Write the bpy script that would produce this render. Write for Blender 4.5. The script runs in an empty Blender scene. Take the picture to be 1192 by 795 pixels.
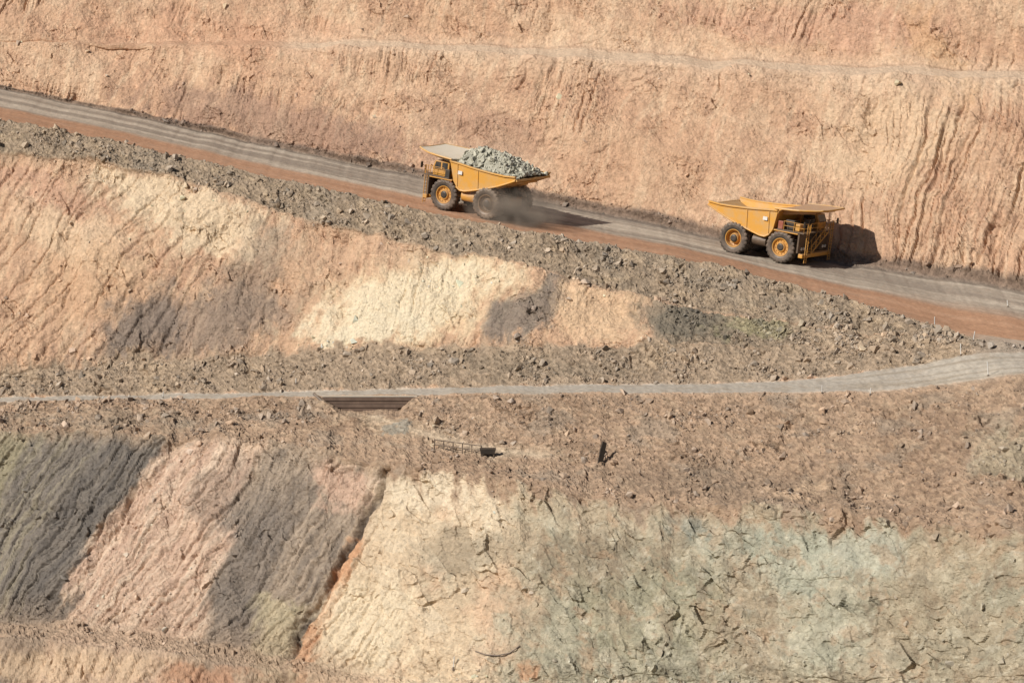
import bpy, bmesh, math, random
import numpy as np
from mathutils import Vector, Matrix
from mathutils.bvhtree import BVHTree
random.seed(7); rng=np.random.default_rng(11)
sc=bpy.context.scene
sc.view_settings.view_transform='Standard'; sc.view_settings.look='None'; sc.view_settings.exposure=0
FP=4652.0; PITCH=math.radians(10.5); CZ=100.0
cp,sp=math.cos(PITCH),math.sin(PITCH)
def P(u,v,Y):
    a=(u-596)/FP; b=(397.5-v)/FP
    t=Y/(cp+b*sp)
    return a*t, Y+0*t, CZ+t*(-sp+b*cp)
def proj(X,Y,Z):
    z=Z-CZ
    d=Y*cp-z*sp; up=Y*sp+z*cp
    return 596+FP*X/d, 397.5-FP*up/d
# ---------------------------------------------------------------- noise
f4=np.float32
GT=np.stack([np.cos(np.arange(256)/256*2*np.pi),np.sin(np.arange(256)/256*2*np.pi)],1).astype(f4)
def hsh(ix,iy,seed):
    h=(ix.astype(np.uint32)*np.uint32(374761393)+iy.astype(np.uint32)*np.uint32(668265263)+np.uint32((seed*974711+1013)&0xffffffff))
    h=(h^(h>>np.uint32(13)))*np.uint32(1274126177)
    return h^(h>>np.uint32(16))
def perlin(x,y,seed=0):
    x=np.asarray(x,f4);y=np.asarray(y,f4)
    fx=np.floor(x);fy=np.floor(y);ix=fx.astype(np.int32);iy=fy.astype(np.int32)
    dx=x-fx;dy=y-fy
    sx=dx*dx*dx*(dx*(dx*6-15)+10);sy=dy*dy*dy*(dy*(dy*6-15)+10)
    def g(ox,oy):
        G=GT[(hsh(ix+ox,iy+oy,seed)&np.uint32(255)).astype(np.int32)]
        return G[...,0]*(dx-ox)+G[...,1]*(dy-oy)
    a=g(0,0);b=g(1,0);c=g(0,1);d=g(1,1)
    return ((a+(b-a)*sx)*(1-sy)+(c+(d-c)*sx)*sy)*1.5
def fbm(x,y,o=4,seed=0,gain=.5):
    s=0;a=1;t=0
    for i in range(o):
        s=s+a*perlin(x*2**i+17*i,y*2**i-9*i,seed+i);t+=a;a*=gain
    return s/t*1.3
def facets(x,y,seed=0,tilt=.9):
    x=np.asarray(x,f4);y=np.asarray(y,f4)
    fx=np.floor(x);fy=np.floor(y);ix=fx.astype(np.int32);iy=fy.astype(np.int32)
    best=np.full(x.shape,1e9,f4);val=np.zeros(x.shape,f4);rid=np.zeros(x.shape,f4)
    for ox in(-1,0,1):
        for oy in(-1,0,1):
            h=hsh(ix+ox,iy+oy,seed)
            px=(h&np.uint32(255)).astype(f4)/255;py=((h>>np.uint32(8))&np.uint32(255)).astype(f4)/255
            ddx=x-(fx+ox+px);ddy=y-(fy+oy+py);d=ddx*ddx+ddy*ddy
            r=((h>>np.uint32(16))&np.uint32(255)).astype(f4)/255
            g=GT[((h>>np.uint32(20))&np.uint32(255)).astype(np.int32)]
            v=r-.5+tilt*(g[...,0]*ddx+g[...,1]*ddy)
            m=d<best
            best=np.where(m,d,best);val=np.where(m,v,val);rid=np.where(m,r,rid)
    return val,rid
def sstep(a,b,x):
    t=np.clip((x-a)/(b-a),0,1);return t*t*(3-2*t)
# ---------------------------------------------------------------- break lines of the pit wall
UY=[-200,0,300,600,900,1192,1400]
Lv={};Ly={}
def L(i,v,y): Lv[i]=v;Ly[i]=y
v4=([-200,0,310,500,700,850,1000,1192,1400],[42,50,55,60,71,82,88,95,104])
L(1,([0,1],[-420,-420]),[552,541,531,516,501,487,475])
L(2,([0,1],[-60,-60]),[526,515.4,505,490.5,475.5,461.5,449])
L(3,(v4[0],[41,49,48,50,59,70,76,83,92]),[518.6,507.6,498,484,467.5,453,440])
L(4,v4,[518,507,494,477.5,461,446.5,434])
L(5,([-200,0,100,200,300,400,500,600,700,800,900,1000,1080,1130,1192,1400],[60,103,124,146,168,190,208,230,250,271,293,311,323,330,340,372]),[516,503,486,465.5,446.5,428.7,416])
u7=[-200,0,100,200,300,400,500,600,700,800,900,1000,1080,1130,1192,1400]
v7=[100,138,157,180,203,224,247,266,284,300,324,352,375,392,403,440]
L(6,(u7,[v+o for v,o in zip(v7,[8]*11+[7,5,2,0.3,.3])]),[486,472,455,435,421,398,385])
L(7,(u7,v7),[483.5,469.5,452.5,432.5,418.7,397.4,384.5])
L(8,([-200,0,100,200,300,400,500,600,700,750,800,900,1000,1080,1130,1192,1400],[142,174,186,208,241,270,288,308,335,350,362,378,385,392,400,405,445]),[479,465,448,428,413,396.6,384])
L(9,([-200,0,100,200,300,400,500,600,700,800,900,1000,1080,1130,1192,1400],[455,435,425,418,412,408,406,404,402,400,405,405,404,404,406.5,447]),[459,447,437,421,409,395.8,383.5])
L(10,([-200,0,200,400,600,800,900,960,1020,1060,1100,1130,1192,1400],[470,463,459,455,449,447,445,440,430,425,418,411,408,449]),[457,443.5,432,416,404.5,395,383])
L(11,([-200,0,200,400,600,800,900,1000,1060,1120,1192,1400],[474,468,464,460,458,457,457,456,453,446,434,480]),[454,440.5,429,411.5,398.5,382,371])
L(12,([-200,0,300,400,500,600,800,900,1000,1192,1400],[482,480,486,495,512,530,545,560,575,590,610]),[450,437,424.5,403.5,386.5,365,352])
L(13,([-200,0,200,330,440,500,600,700,800,900,1000,1100,1192,1400],[495,500,506,516,537,548,562,580,590,588,602,610,616,630]),[445,432,417.5,395.5,379.5,359,345])
L(14,([-200,0,100,200,330,400,500,1192,1400],[715,722,725,738,762,780,790,790,790]),[431,418.5,403,382.5,368.5,350,336])
L(15,([-200,0,100,200,330,400,500,1192,1400],[738,744,748,760,784,792,800,800,800]),[425,412.5,397,382,368,349.5,335.5])
L(16,([0,1],[950,950]),[413,400,387,373,359,341,327])
L(17,([0,1],[1350,1350]),[388,375,362,348,334,316,302])
cols=np.concatenate([np.linspace(-170,-73,36)[:-1],np.linspace(-73,73,1260),np.linspace(73,170,36)[1:]])
ud=np.arange(-320,1520,4.0)
def gs(a,n):
    k=np.exp(-np.linspace(-2,2,2*n+1)**2);k/=k.sum()
    return np.convolve(np.pad(a,n,mode='edge'),k,'valid')
wob={3:2,4:2,5:1.4,6:0.5,7:2.4,8:6,9:5,10:1.1,11:1.1,12:5,13:8,14:5,15:4}
LY=[];LZ=[]
for i in range(1,18):
    j=4 if i==3 else i
    v=gs(np.interp(ud,*Lv[i]),8)+wob.get(i,0)*fbm(ud/60.,ud*0+3.3*j,5,seed=40+j,gain=.6)*2
    Y=gs(np.interp(ud,UY,Ly[i]),18)
    X,Y,Z=P(ud,v,Y)
    LY.append(np.interp(cols,X,Y));LZ.append(np.interp(cols,X,Z))
LY=[LY[0]+400]+LY+[LY[-1]-220];LZ=[LZ[0]+3]+LZ+[LZ[-1]-2]
NR=[6,30,115,14,220,70,16,58,210,55,22,124,46,245,22,66,14,6]
rowsY=[];rowsZ=[];B=[];Fr=[]
for b,n in enumerate(NR):
    for k in range(n):
        t=k/n
        rowsY.append(LY[b]*(1-t)+LY[b+1]*t);rowsZ.append(LZ[b]*(1-t)+LZ[b+1]*t);B.append(b);Fr.append(t)
rowsY.append(LY[-1]);rowsZ.append(LZ[-1]);B.append(len(NR)-1);Fr.append(1.)
Yg=np.array(rowsY);Zg=np.array(rowsZ);B=np.array(B);Fr=np.array(Fr)
Xg=np.broadcast_to(cols,Yg.shape).copy()
for _ in range(4):
    for A in(Yg,Zg):
        A[1:-1]=.25*A[:-2]+.5*A[1:-1]+.25*A[2:]
start=np.concatenate([[0],np.cumsum(NR)])
R,Cn=Yg.shape
ds=np.sqrt(np.diff(Yg,axis=0)**2+np.diff(Zg,axis=0)**2)
S=np.zeros_like(Yg);S[1:]=np.cumsum(ds,axis=0);S-=S[start[5]][None,:]
U,V=proj(Xg,Yg,Zg)
T=(B+Fr)[:,None]+0*Yg
def bandm(a,b,soft=.12,TT=None):
    TT=T if TT is None else TT
    return sstep(a-soft,a+soft,TT)*(1-sstep(b-soft,b+soft,TT))
wU1=bandm(0,3.0);wUb=bandm(3.0,4.0,.2);wU2=bandm(4,4.96,.03)
wRoad=bandm(5,6,.02);wWR=bandm(6,8,.08);wM=bandm(8,9,.06);wMR=bandm(9,10,.1)
wR2=bandm(10,11,.06);wBS=bandm(11,13,.1);wLow=bandm(13,14,.04);wLed=bandm(14,15,.2);wBot=bandm(15,18,.1)
right=sstep(740,860,U)
jun=sstep(1118,1160,U)*(T>5.9)*(T<10.2)      # where the two roads run together
rub=np.clip(wWR+wMR+wBS+.8*wLed+wM*right+bandm(4.95,5.0,.02),0,1)*(1-jun)
dPr=np.gradient(Yg,axis=0),np.gradient(Zg,axis=0)
dXc=np.gradient(Xg,axis=1);dYc=np.gradient(Yg,axis=1);dZc=np.gradient(Zg,axis=1)
nx=dPr[0]*dZc-dPr[1]*dYc
ny=dPr[1]*dXc
nz=-dPr[0]*dXc
ln=np.sqrt(nx*nx+ny*ny+nz*nz)+1e-9
nx/=ln;ny/=ln;nz/=ln
for _ in range(4):
    for A in(nx,ny,nz):A[1:-1]=.25*A[:-2]+.5*A[1:-1]+.25*A[2:]
# displacement
X=Xg.astype(f4);SS=S.astype(f4)
w1=fbm(X/11,SS/14,2,1);w2=fbm(X/1.6,SS/2.2,3,5,.6)
wx=X+1.0*w1+.2*w2;ws=SS+1.0*fbm(X/12,SS/14,2,7)+.25*w2
qx=X+.5*w1+.08*w2;qs=SS+.5*w1+.08*w2
def rill(k,w,Ln,seed,th=.28,p=1.3):
    n=perlin((wx+k*ws)/w,ws/Ln,seed)+.3*perlin((wx+k*ws)/w*2.3,ws/Ln*2.1,seed+3)
    return np.clip(1-np.abs(n)/th,0,1)**p
def spot(sx,sy,seed,lo,hi):
    return sstep(lo,hi,fbm(X/sx,SS/sy,4,seed))
med=fbm(X/14,SS/14,4,10);mid=fbm(X/4.5,SS/4.5,5,30,.55)
rough=fbm(X/.9,SS/.9,3,20,.75)
fc0,id0=facets((qx-.6*qs)/5.5,(qs+.4*qx)/6.5,59,.9)
fc1,id1=facets((qx-.5*qs)/1.9,(qs+.3*qx)/2.6,60,1.0)
fc2,id2=facets((qx+.35*qs)/.75,(qs-.2*qx)/.95,61,1.0)
fc3,id3=facets(X/.38,SS/.38,62)
r1=rill(.28,1.9,30,70,.22,1.2);r2=rill(.25,.7,14,75,.24,1.1);r3=rill(.58,1.9,30,80,.22,1.1);r5=rill(.58,.8,14,87,.25,1.1)
gr_=sstep(960,1080,U)*sstep(90,150,V)*(V<340)
gul=spot(13,10,33,.0,.45);gul=np.clip(.9*gul+1.4*gr_,0,1.4)
brk=spot(6,4,35,.05,.45)
pat=spot(6,6,36,-.1,.4)
dU=1.3*med+.36*mid+.115*rough-gul*(.40*r1+.13*r2)-.05*r2*pat+brk*(.13*fc2+.17*fc1+.08*fc3)+.035*fc2+.02*fc3
diag=np.clip(1-np.abs(perlin((wx+1.5*ws)/3.2,(ws-.6*wx)/22,90))/.09,0,1)*sstep(400,540,U)*(1-sstep(700,860,U))
dU-=.20*diag*pat
dU+=.6*np.exp(-((T-4.955)/.02)**2)*(.6+.6*fbm(X/3,SS/3,3,99))*(T<4.995)
dM=1.35*med+.42*mid+.115*rough-(.2+.8*gul)*(.38*r1+.12*r2)*sstep(120,330,U)-.25*r3*(1-sstep(150,400,U))-.08*r5*pat+brk*(.2*fc1+.14*fc2+.07*fc3)+.045*fc2
lr=sstep(400,500,U)
dLr=1.1*med+.40*mid+.115*rough+.10*fc0+(.12+.28*pat)*fc1+(.06+.16*pat)*fc2+.05*fc3
dLl=1.0*med+.36*mid+.12*rough-.30*r3-.11*r5+brk*(.16*fc2+.2*fc1)+.05*fc2+.03*fc3
dL=dLl*(1-lr)+dLr*lr
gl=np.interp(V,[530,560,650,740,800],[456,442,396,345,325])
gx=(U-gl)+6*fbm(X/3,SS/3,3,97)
dL-=1.1*np.exp(-(gx/5.5)**2)*(V>525)
gl2=np.interp(V,[500,560,650,740,800],[216,176,108,66,30]);gx2=(U-gl2)+12*fbm(X/3,SS/3,3,98)
dL-=.8*np.exp(-(gx2/14.)**2)*(V>495)
big=spot(5,4,39,.0,.5)
dR=.32*mid+.10*rough+(.05+.2*big)*fc2+.12*fc3+.05*fbm(X/.33,SS/.33,2,66)+.28*fc1*big
pth=np.interp(U,[425,480,520,560,640],[482,500,512,522,531])
pm=np.exp(-((V-pth)/3.8)**2)*sstep(420,432,U)*(1-sstep(620,660,U))*(T>11)*(T<13)
dR=dR*(1-.85*pm)*(1-.85*jun)
D=dU*(wU1+wU2)+dM*wM*(1-right)+dL*(wLow+wBot)+dR*np.clip(wWR+wMR+wBS+wLed+wM*right,0,1)
D+=wUb*(.08*mid+.05*rough)
D+=.35*np.exp(-((T-3.97)/.10)**2)*sstep(330,420,U)*(.6+.5*mid)
D+=wR2*(.03*rough+.03*fc3)
rut=fbm(X/20,T*14,3,95)
D+=wRoad*(.05*rut+.02*rough)
D*=1-.9*bandm(4.985,5.0,.01)
notch=sstep(370,374,U)*(1-sstep(486,490,U))
Xd=Xg+nx*D;Yd=Yg+ny*D;Zd=Zg+nz*D
r11=start[11]
depth=1.6*sstep(368,402,U)*(1-sstep(462,487,U))
zr=Zd[r11][None,:]-depth
nm=(T>11.015)&(notch>.5)
Zd=np.where(nm,np.minimum(Zd,zr+.05*rough),Zd)
# ---------------------------------------------------------------- colours
def lin(c):
    c=np.array(c)/255.;return np.where(c<.04045,c/12.92,((c+.055)/1.055)**2.4)
KC=.91
C=np.zeros(Yg.shape+(3,));C[:]=lin((208,172,141))
def mix(m,c):
    global C
    m=np.clip(m,0,1)[...,None];C=C*(1-m)+lin(c)*m
hf=fbm(X/1.0,SS/1.6,5,160,.72);hf2=fbm((wx+.55*ws)/1.4,ws/7,5,165,.68)
uw=U+30*fbm(X/6,SS/6,5,101,.62)+12*hf2;vw=V+24*fbm(X/6,SS/6,5,105,.62)+8*hf
ub=U+30*fbm((X+.58*SS)/5,SS/24,5,103,.65)+9*hf2+6*hf
def ell(cx,cy,rx,ry,rot=0,s=.38):
    a=math.radians(rot);du=uw-cx;dv=vw-cy
    d=np.sqrt(((du*math.cos(a)+dv*math.sin(a))/rx)**2+((-du*math.sin(a)+dv*math.cos(a))/ry)**2)
    d=d+.55*hf2+.28*hf+.2*(id1-.5)+.1*(id2-.5)
    return 1-sstep(1-s,1+s,d)
def band(vs,ul,ur,s=10):
    l=np.interp(V,vs,ul);r=np.interp(V,vs,ur)
    return sstep(-s,s,ub-l)*(1-sstep(-s,s,ub-r))*sstep(vs[0]-6,vs[0]+6,vw)*(1-sstep(vs[-1]-6,vs[-1]+6,vw))
n1=fbm(X/9,SS/9,5,111,.6);n2=fbm(X/2.2,SS/2.2,5,115,.65);n3=fbm((wx+.3*ws)/.9,ws/11,4,120,.6);n4=fbm((wx+.58*ws)/1.1,ws/12,5,125,.68)
up=np.clip(wU1+wU2+wUb,0,1)
mix(up*sstep(-.1,.4,n1)*.7,(203,163,133))
mix(up*sstep(.0,.4,-n1)*.6,(217,186,155))
mix(up*sstep(.1,.5,n3)*.45,(226,199,167))
mix(up*sstep(.1,.5,-n3)*.45,(184,146,120))
mix(up*brk*sstep(-.1,.3,n2)*.45,(178,142,116))
mix(up*sstep(.15,.45,fbm(X/3,SS/4,5,192,.65))*.25,(174,138,116))
mix(up*ell(340,150,170,30,12)*.65,(158,128,111))
mix(up*ell(560,150,70,26,20)*.45,(164,132,112))
mix(up*ell(950,30,160,24,3)*.4,(204,160,136))
mix(up*ell(250,40,170,26,3)*.4,(208,162,132))
mix(up*ell(1030,170,70,60,0)*.5,(226,198,164))
mix(up*ell(760,190,120,50,5)*.35,(198,160,128))
mix(up*ell(1090,60,60,20,60)*.4,(208,168,124))
mix(up*diag*pat*.35,(152,122,102))
mix(wUb*sstep(300,360,U)*.95,(222,196,168))
mix(bandm(2.985,3.0,.012)*sstep(300,420,U)*.5,(160,128,106))
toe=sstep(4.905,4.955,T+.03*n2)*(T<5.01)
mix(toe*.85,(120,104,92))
# haul road
fr=T-5+.015*n2
mix(wRoad,(172,158,141))
mix(wRoad*sstep(.48,.56,fr+.03*n1)*.9,(184,139,107))
mix(wRoad*sstep(.86,.96,fr)*.6,(160,134,112))
tr=fbm(X/50+4,T*11,3,130,.55)
mix(wRoad*(1-sstep(.46,.58,fr))*sstep(.0,.22,tr)*.65,(144,132,119))
mix(wRoad*(1-sstep(.46,.58,fr))*sstep(.0,.25,-tr)*.75,(198,184,165))
mix(wRoad*sstep(.5,.6,fr)*sstep(.0,.3,tr)*.4,(162,123,96))
mix(wRoad*sstep(.5,.6,fr)*sstep(.05,.35,-tr)*.4,(196,157,128))
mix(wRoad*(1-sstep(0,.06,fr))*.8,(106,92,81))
mix(wRoad*sstep(.0,.4,n2)*.25,(148,128,111))
mix(wRoad*sstep(1000,1120,U)*sstep(.35,.5,fr)*.4,(182,141,111))
# windrow
mix(wWR,(168,148,125));mix(wWR*sstep(.0,.4,n2)*.5,(142,127,110));mix(wWR*sstep(.1,.4,-n2)*.6,(188,166,138));mix(wWR*sstep(.05,.4,n1)*.35,(152,141,126))
# middle wall
tsp=fbm(X/3,SS/9,4,180,.6)
TM=T-.06*sstep(-.2,.5,tsp)*(T<8.6)-.03*n2+.08*sstep(-.1,.5,fbm(X/2.5,SS/7,4,182,.6))*(T>8.6)
mL=bandm(8,9,.03,TM)
mix(mL,(207,171,140));mix(mL*sstep(0,.4,n1)*.6,(194,156,129));mix(mL*sstep(.05,.4,n3)*.5,(222,193,160));mix(mL*sstep(.05,.4,-n3)*.45,(176,143,118))
mix(mL*brk*sstep(-.1,.3,n2)*.35,(178,144,118))
mix(mL*ell(50,225,70,28,20)*.5,(200,158,134));mix(mL*ell(215,238,118,42,25)*.85,(228,205,173))
mix(mL*ell(90,280,84,30,30)*.7,(222,195,163))
mix(mL*ell(110,330,60,46,0)*.5,(210,173,138))
mix(mL*ell(225,380,125,42,-8)*.75,(152,134,119));mix(mL*ell(165,385,66,30,-50)*.7,(130,118,108))
mix(mL*ell(285,335,32,80,35)*.6,(144,127,112))
mix(mL*ell(360,330,40,50,-20)*.4,(202,170,140))
mix(mL*ell(495,345,138,54,-22)*.8,(227,203,168))
mix(mL*ell(480,348,112,30,-20)*.85,(240,222,190))
mix(mL*ell(428,383,62,17,-5)*.85,(242,225,194))
mix(mL*ell(430,295,60,15,10)*.4,(196,162,134))
mix(mL*ell(612,365,62,22,-40)*.85,(130,120,110))
mix(mL*ell(700,362,60,33,-5)*.7,(220,189,154))
mix(mL*(sstep(-10,10,uw-752)),(162,144,123))
mix(mL*ell(800,374,60,23,0)*.8,(118,111,98))
mix(mL*ell(880,378,46,15,0)*.75,(160,151,118))
mix(mL*sstep(900,960,uw),(180,158,133))
mix(mL*right*sstep(0,.4,n2)*.45,(150,132,111))
wMRc=bandm(9,10,.04,TM)*(T>8.7)
mix(wMRc,(172,151,128));mix(wMR*sstep(0,.4,n2)*.5,(146,130,112));mix(wMR*sstep(0,.4,-n1)*.6,(186,163,136))
mix(wMR*ell(640,428,110,12)*.45,(138,124,106))
mix(wR2,(176,166,152));mix(wR2*sstep(.05,.3,n2)*.5,(160,145,126));mix(wR2*sstep(1040,1120,U)*.7,(188,178,162))
mix(wR2*sstep(940,1020,U)*sstep(.0,.25,fbm(X/26,T*9,3,133))*.7,(154,141,124))
mix(jun*(1-wR2)*.9,(176,160,142));mix(jun*sstep(0,.3,n2)*.4,(158,136,114))
# bench slope
wBc=bandm(11,13.4,.08)
mix(wBc,(177,150,125));mix(wBc*sstep(0,.4,n1)*.65,(158,132,109));mix(wBc*sstep(.05,.4,n2)*.45,(146,126,108));mix(wBc*sstep(.05,.4,-n2)*.5,(194,169,142))
mix(wBc*sstep(.1,.4,fbm(X/6,SS/5,4,190,.6))*.45,(160,146,129))
mix(wBS*ell(560,518,110,10,8)*.5,(196,173,146))
mix(pm*.75,(206,185,158))
mix(wBS*ell(440,490,50,8,12)*.6,(192,169,142))
mix(wBS*ell(462,496,20,6,0,.2)*.8,(152,146,133))
mix(wBS*ell(850,565,160,22,4)*.5,(144,125,106));mix(wBS*ell(1175,530,40,30)*.6,(170,161,137))
mix(wBS*ell(930,573,40,6)*.6,(204,176,146))
mix(wBS*ell(120,490,120,10)*.4,(150,136,117))
# lower wall
lsp=fbm(X/3.5,SS/10,5,184,.62)
TL=T-(.03+.13*lr)*sstep(-.25,.45,lsp)-.03*n2
lo=np.where(T<14.5,sstep(12.94,13.08,TL),1.)*(T>12.5)
mix(lo,(207,182,153))
vs=[490,560,650,740,800]
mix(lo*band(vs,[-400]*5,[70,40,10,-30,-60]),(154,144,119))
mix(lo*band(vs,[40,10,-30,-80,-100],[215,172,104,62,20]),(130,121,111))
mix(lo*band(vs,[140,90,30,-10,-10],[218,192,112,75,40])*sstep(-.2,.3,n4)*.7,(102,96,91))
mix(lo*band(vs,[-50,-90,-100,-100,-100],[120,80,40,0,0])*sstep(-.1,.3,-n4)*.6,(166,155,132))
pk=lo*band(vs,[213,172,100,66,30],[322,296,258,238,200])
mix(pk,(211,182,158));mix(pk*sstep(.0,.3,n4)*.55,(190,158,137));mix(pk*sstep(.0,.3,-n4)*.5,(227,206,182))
mix(lo*ell(262,570,24,50,30)*.55,(156,136,120))
g3=lo*band(vs,[318,292,256,240,215],[458,440,392,345,310])
mix(g3,(163,146,128));mix(g3*sstep(.0,.3,n4)*.6,(132,121,110));mix(g3*sstep(.0,.3,-n4)*.5,(190,171,150))
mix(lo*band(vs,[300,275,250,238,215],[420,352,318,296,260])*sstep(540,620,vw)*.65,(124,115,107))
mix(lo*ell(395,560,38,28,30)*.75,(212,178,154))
mix(lo*band([690,750,800],[300,300,290],[345,342,330])*.5,(204,190,153))
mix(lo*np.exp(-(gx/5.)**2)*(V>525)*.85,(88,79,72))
mix(lo*band([630,690,740,800],[404,374,348,328],[420,396,372,342],4)*.75,(208,154,114))
rcm=lo*band(vs,[474,452,416,372,346],[600,640,640,640,640],8)
mix(rcm*.9,(220,197,166));mix(rcm*sstep(0,.3,n2)*.4,(196,171,141));mix(rcm*sstep(.5,.9,id1)*.3,(232,215,187));mix(rcm*sstep(.1,.4,n1)*.4,(208,170,139))
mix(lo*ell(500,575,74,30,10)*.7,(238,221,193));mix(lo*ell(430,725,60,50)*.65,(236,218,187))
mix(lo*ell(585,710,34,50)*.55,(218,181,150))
gr=lo*sstep(-40,40,uw-(610-.12*(vw-600))+30*n2+20*(id1-.5))
mix(gr,(176,164,140));mix(gr*sstep(-.1,.3,n1)*.6,(160,158,138));mix(gr*sstep(.0,.3,-n1)*.55,(176,155,129))
mix(gr*sstep(.1,.35,n2)*.45,(202,190,165));mix(gr*sstep(.12,.4,-n2)*.5,(138,129,111))
mix(lo*ell(540,640,55,24,-10)*.55,(150,138,118));mix(lo*ell(690,650,60,35,10)*.55,(150,132,110));mix(lo*ell(690,600,60,20,10)*.5,(204,186,158))
mix(lo*ell(930,650,60,38,15)*.6,(184,186,167));mix(lo*ell(850,630,50,22,0)*.5,(168,171,153));mix(lo*ell(800,612,30,13,0)*.65,(130,136,128))
mix(lo*ell(1010,640,50,32)*.55,(200,199,180));mix(lo*ell(960,740,54,38)*.5,(194,193,171));mix(lo*ell(760,720,90,54)*.4,(160,155,128))
mix(lo*ell(1090,720,90,50)*.45,(174,158,132));mix(lo*ell(620,785,20,12)*.6,(200,146,108));mix(lo*ell(1130,640,50,26)*.4,(186,166,138))
mix(gr*sstep(.15,.4,fbm(X/3,SS/3,5,171,.65))*.45,(188,156,126));mix(gr*sstep(.15,.4,fbm(X/2,SS/5,5,173,.7))*.45,(140,118,96))
mix(gr*sstep(.2,.45,fbm(X/1.6,SS/1.6,4,175,.7))*.4,(212,204,182))
mix(lo*sstep(.5,1,id1)*lr*.16,(212,202,178));mix(lo*sstep(0,.35,.35-id1)*lr*.18,(146,135,116))
mix((wLed+.6*wBot)*(1-sstep(380,460,U))*.8,(180,154,129))
mix(wBot*ell(80,775,110,22)*.7,(216,188,156));mix(wBot*ell(240,785,60,12)*.6,(196,146,114))
br=1+.20*fbm(X/.8,SS/.8,4,140,.72)+.11*n2+.06*(id2-.5)+.06*(id3-.5)*2
rb=np.clip(rub,0,1);br+=rb*.2*(id3-.5)*2
C=C*br[...,None]*KC
mxc=C.max(-1,keepdims=True);C=C*np.minimum(1,.74/np.maximum(mxc,1e-4));C=np.clip(C,.015,.74)
# ---------------------------------------------------------------- materials
def new_mat(name):
    m=bpy.data.materials.new(name);m.use_nodes=True
    nt=m.node_tree;b=nt.nodes['Principled BSDF'];b.inputs['Roughness'].default_value=.9
    b.inputs['Specular IOR Level'].default_value=.2
    return m,nt,b
def rock_mat(name,bs=.35,sc1=3.0,dist=.12,vor=0):
    m,nt,b=new_mat(name)
    at=nt.nodes.new('ShaderNodeAttribute');at.attribute_name='Col'
    tc=nt.nodes.new('ShaderNodeTexCoord')
    n=nt.nodes.new('ShaderNodeTexNoise');n.inputs['Scale'].default_value=sc1;n.inputs['Detail'].default_value=8;n.inputs['Roughness'].default_value=.8
    nt.links.new(tc.outputs['Object'],n.inputs['Vector'])
    mr=nt.nodes.new('ShaderNodeMapRange');mr.inputs[1].default_value=.3;mr.inputs[2].default_value=.7;mr.inputs[3].default_value=.76;mr.inputs[4].default_value=1.22
    nt.links.new(n.outputs['Fac'],mr.inputs[0])
    mx=nt.nodes.new('ShaderNodeVectorMath');mx.operation='SCALE'
    nt.links.new(at.outputs['Color'],mx.inputs[0]);nt.links.new(mr.outputs[0],mx.inputs['Scale'])
    nt.links.new(mx.outputs[0],b.inputs['Base Color'])
    n2=nt.nodes.new('ShaderNodeTexNoise');n2.inputs['Scale'].default_value=sc1*1.3;n2.inputs['Detail'].default_value=6;n2.inputs['Roughness'].default_value=.8
    nt.links.new(tc.outputs['Object'],n2.inputs['Vector'])
    bp=nt.nodes.new('ShaderNodeBump');bp.inputs['Strength'].default_value=bs;bp.inputs['Distance'].default_value=dist
    src=n2.outputs['Fac']
    if vor:
        vo=nt.nodes.new('ShaderNodeTexVoronoi');vo.inputs['Scale'].default_value=vor
        nt.links.new(tc.outputs['Object'],vo.inputs['Vector'])
        ad=nt.nodes.new('ShaderNodeMath');ad.operation='MULTIPLY_ADD';ad.inputs[1].default_value=-.4
        nt.links.new(vo.outputs['Distance'],ad.inputs[0]);nt.links.new(src,ad.inputs[2]);src=ad.outputs[0]
    nt.links.new(src,bp.inputs['Height']);nt.links.new(bp.outputs[0],b.inputs['Normal'])
    return m
M_wall=rock_mat('weathered_rock',.85,2.6,.28,2.8);M_rub=rock_mat('broken_rock',.9,3.2,.24,3.2);M_road=rock_mat('graded_road',.25,3.,.05)
M_loose=rock_mat('loose_stone',.3,4,.05)
def mesh_np(name,Vt,Fc,col=None,mat=None,smooth=False):
    me=bpy.data.meshes.new(name)
    nv,nf,k=len(Vt),len(Fc),Fc.shape[1]
    me.vertices.add(nv);me.vertices.foreach_set('co',np.ascontiguousarray(Vt,dtype=f4).ravel())
    me.loops.add(nf*k);me.loops.foreach_set('vertex_index',np.ascontiguousarray(Fc,dtype=np.int32).ravel())
    me.polygons.add(nf);me.polygons.foreach_set('loop_start',np.arange(0,nf*k,k,dtype=np.int32))
    me.update(calc_edges=True)
    me.polygons.foreach_set('use_smooth',np.full(nf,smooth))
    if col is not None:
        a=me.color_attributes.new('Col','FLOAT_COLOR','POINT')
        cc=np.ones((nv,4),f4);cc[:,:3]=col;a.data.foreach_set('color',cc.ravel())
    if mat:me.materials.append(mat)
    o=bpy.data.objects.new(name,me);sc.collection.objects.link(o);return o
PT=np.stack([Xd,Yd,Zd],-1)
def strip(name,b0,b1,mat,desc,cat='terrain',smooth=False):
    r0,r1=start[b0],min(start[b1],R-1)
    n=r1-r0+1
    vt=PT[r0:r1+1].reshape(-1,3);cl=C[r0:r1+1].reshape(-1,3)
    idx=(np.arange(n-1)[:,None]*Cn+np.arange(Cn-1)[None,:]).ravel()
    fc=np.stack([idx,idx+Cn,idx+Cn+1,idx+1],1)
    o=mesh_np(name,vt,fc,cl,mat,smooth);o['kind']='structure';o['label']=desc;o['category']=cat
    return o
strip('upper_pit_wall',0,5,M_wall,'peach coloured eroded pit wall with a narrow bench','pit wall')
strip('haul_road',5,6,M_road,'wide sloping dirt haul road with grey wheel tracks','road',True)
strip('rubble_berm',6,8,M_rub,'grey brown rubble windrow along the haul road edge','berm')
strip('middle_pit_wall',8,9,M_wall,'cream and grey weathered rock face between two roads','pit wall')
strip('rubble_bank',9,10,M_rub,'bank of broken rock at the foot of the face','berm')
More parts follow.
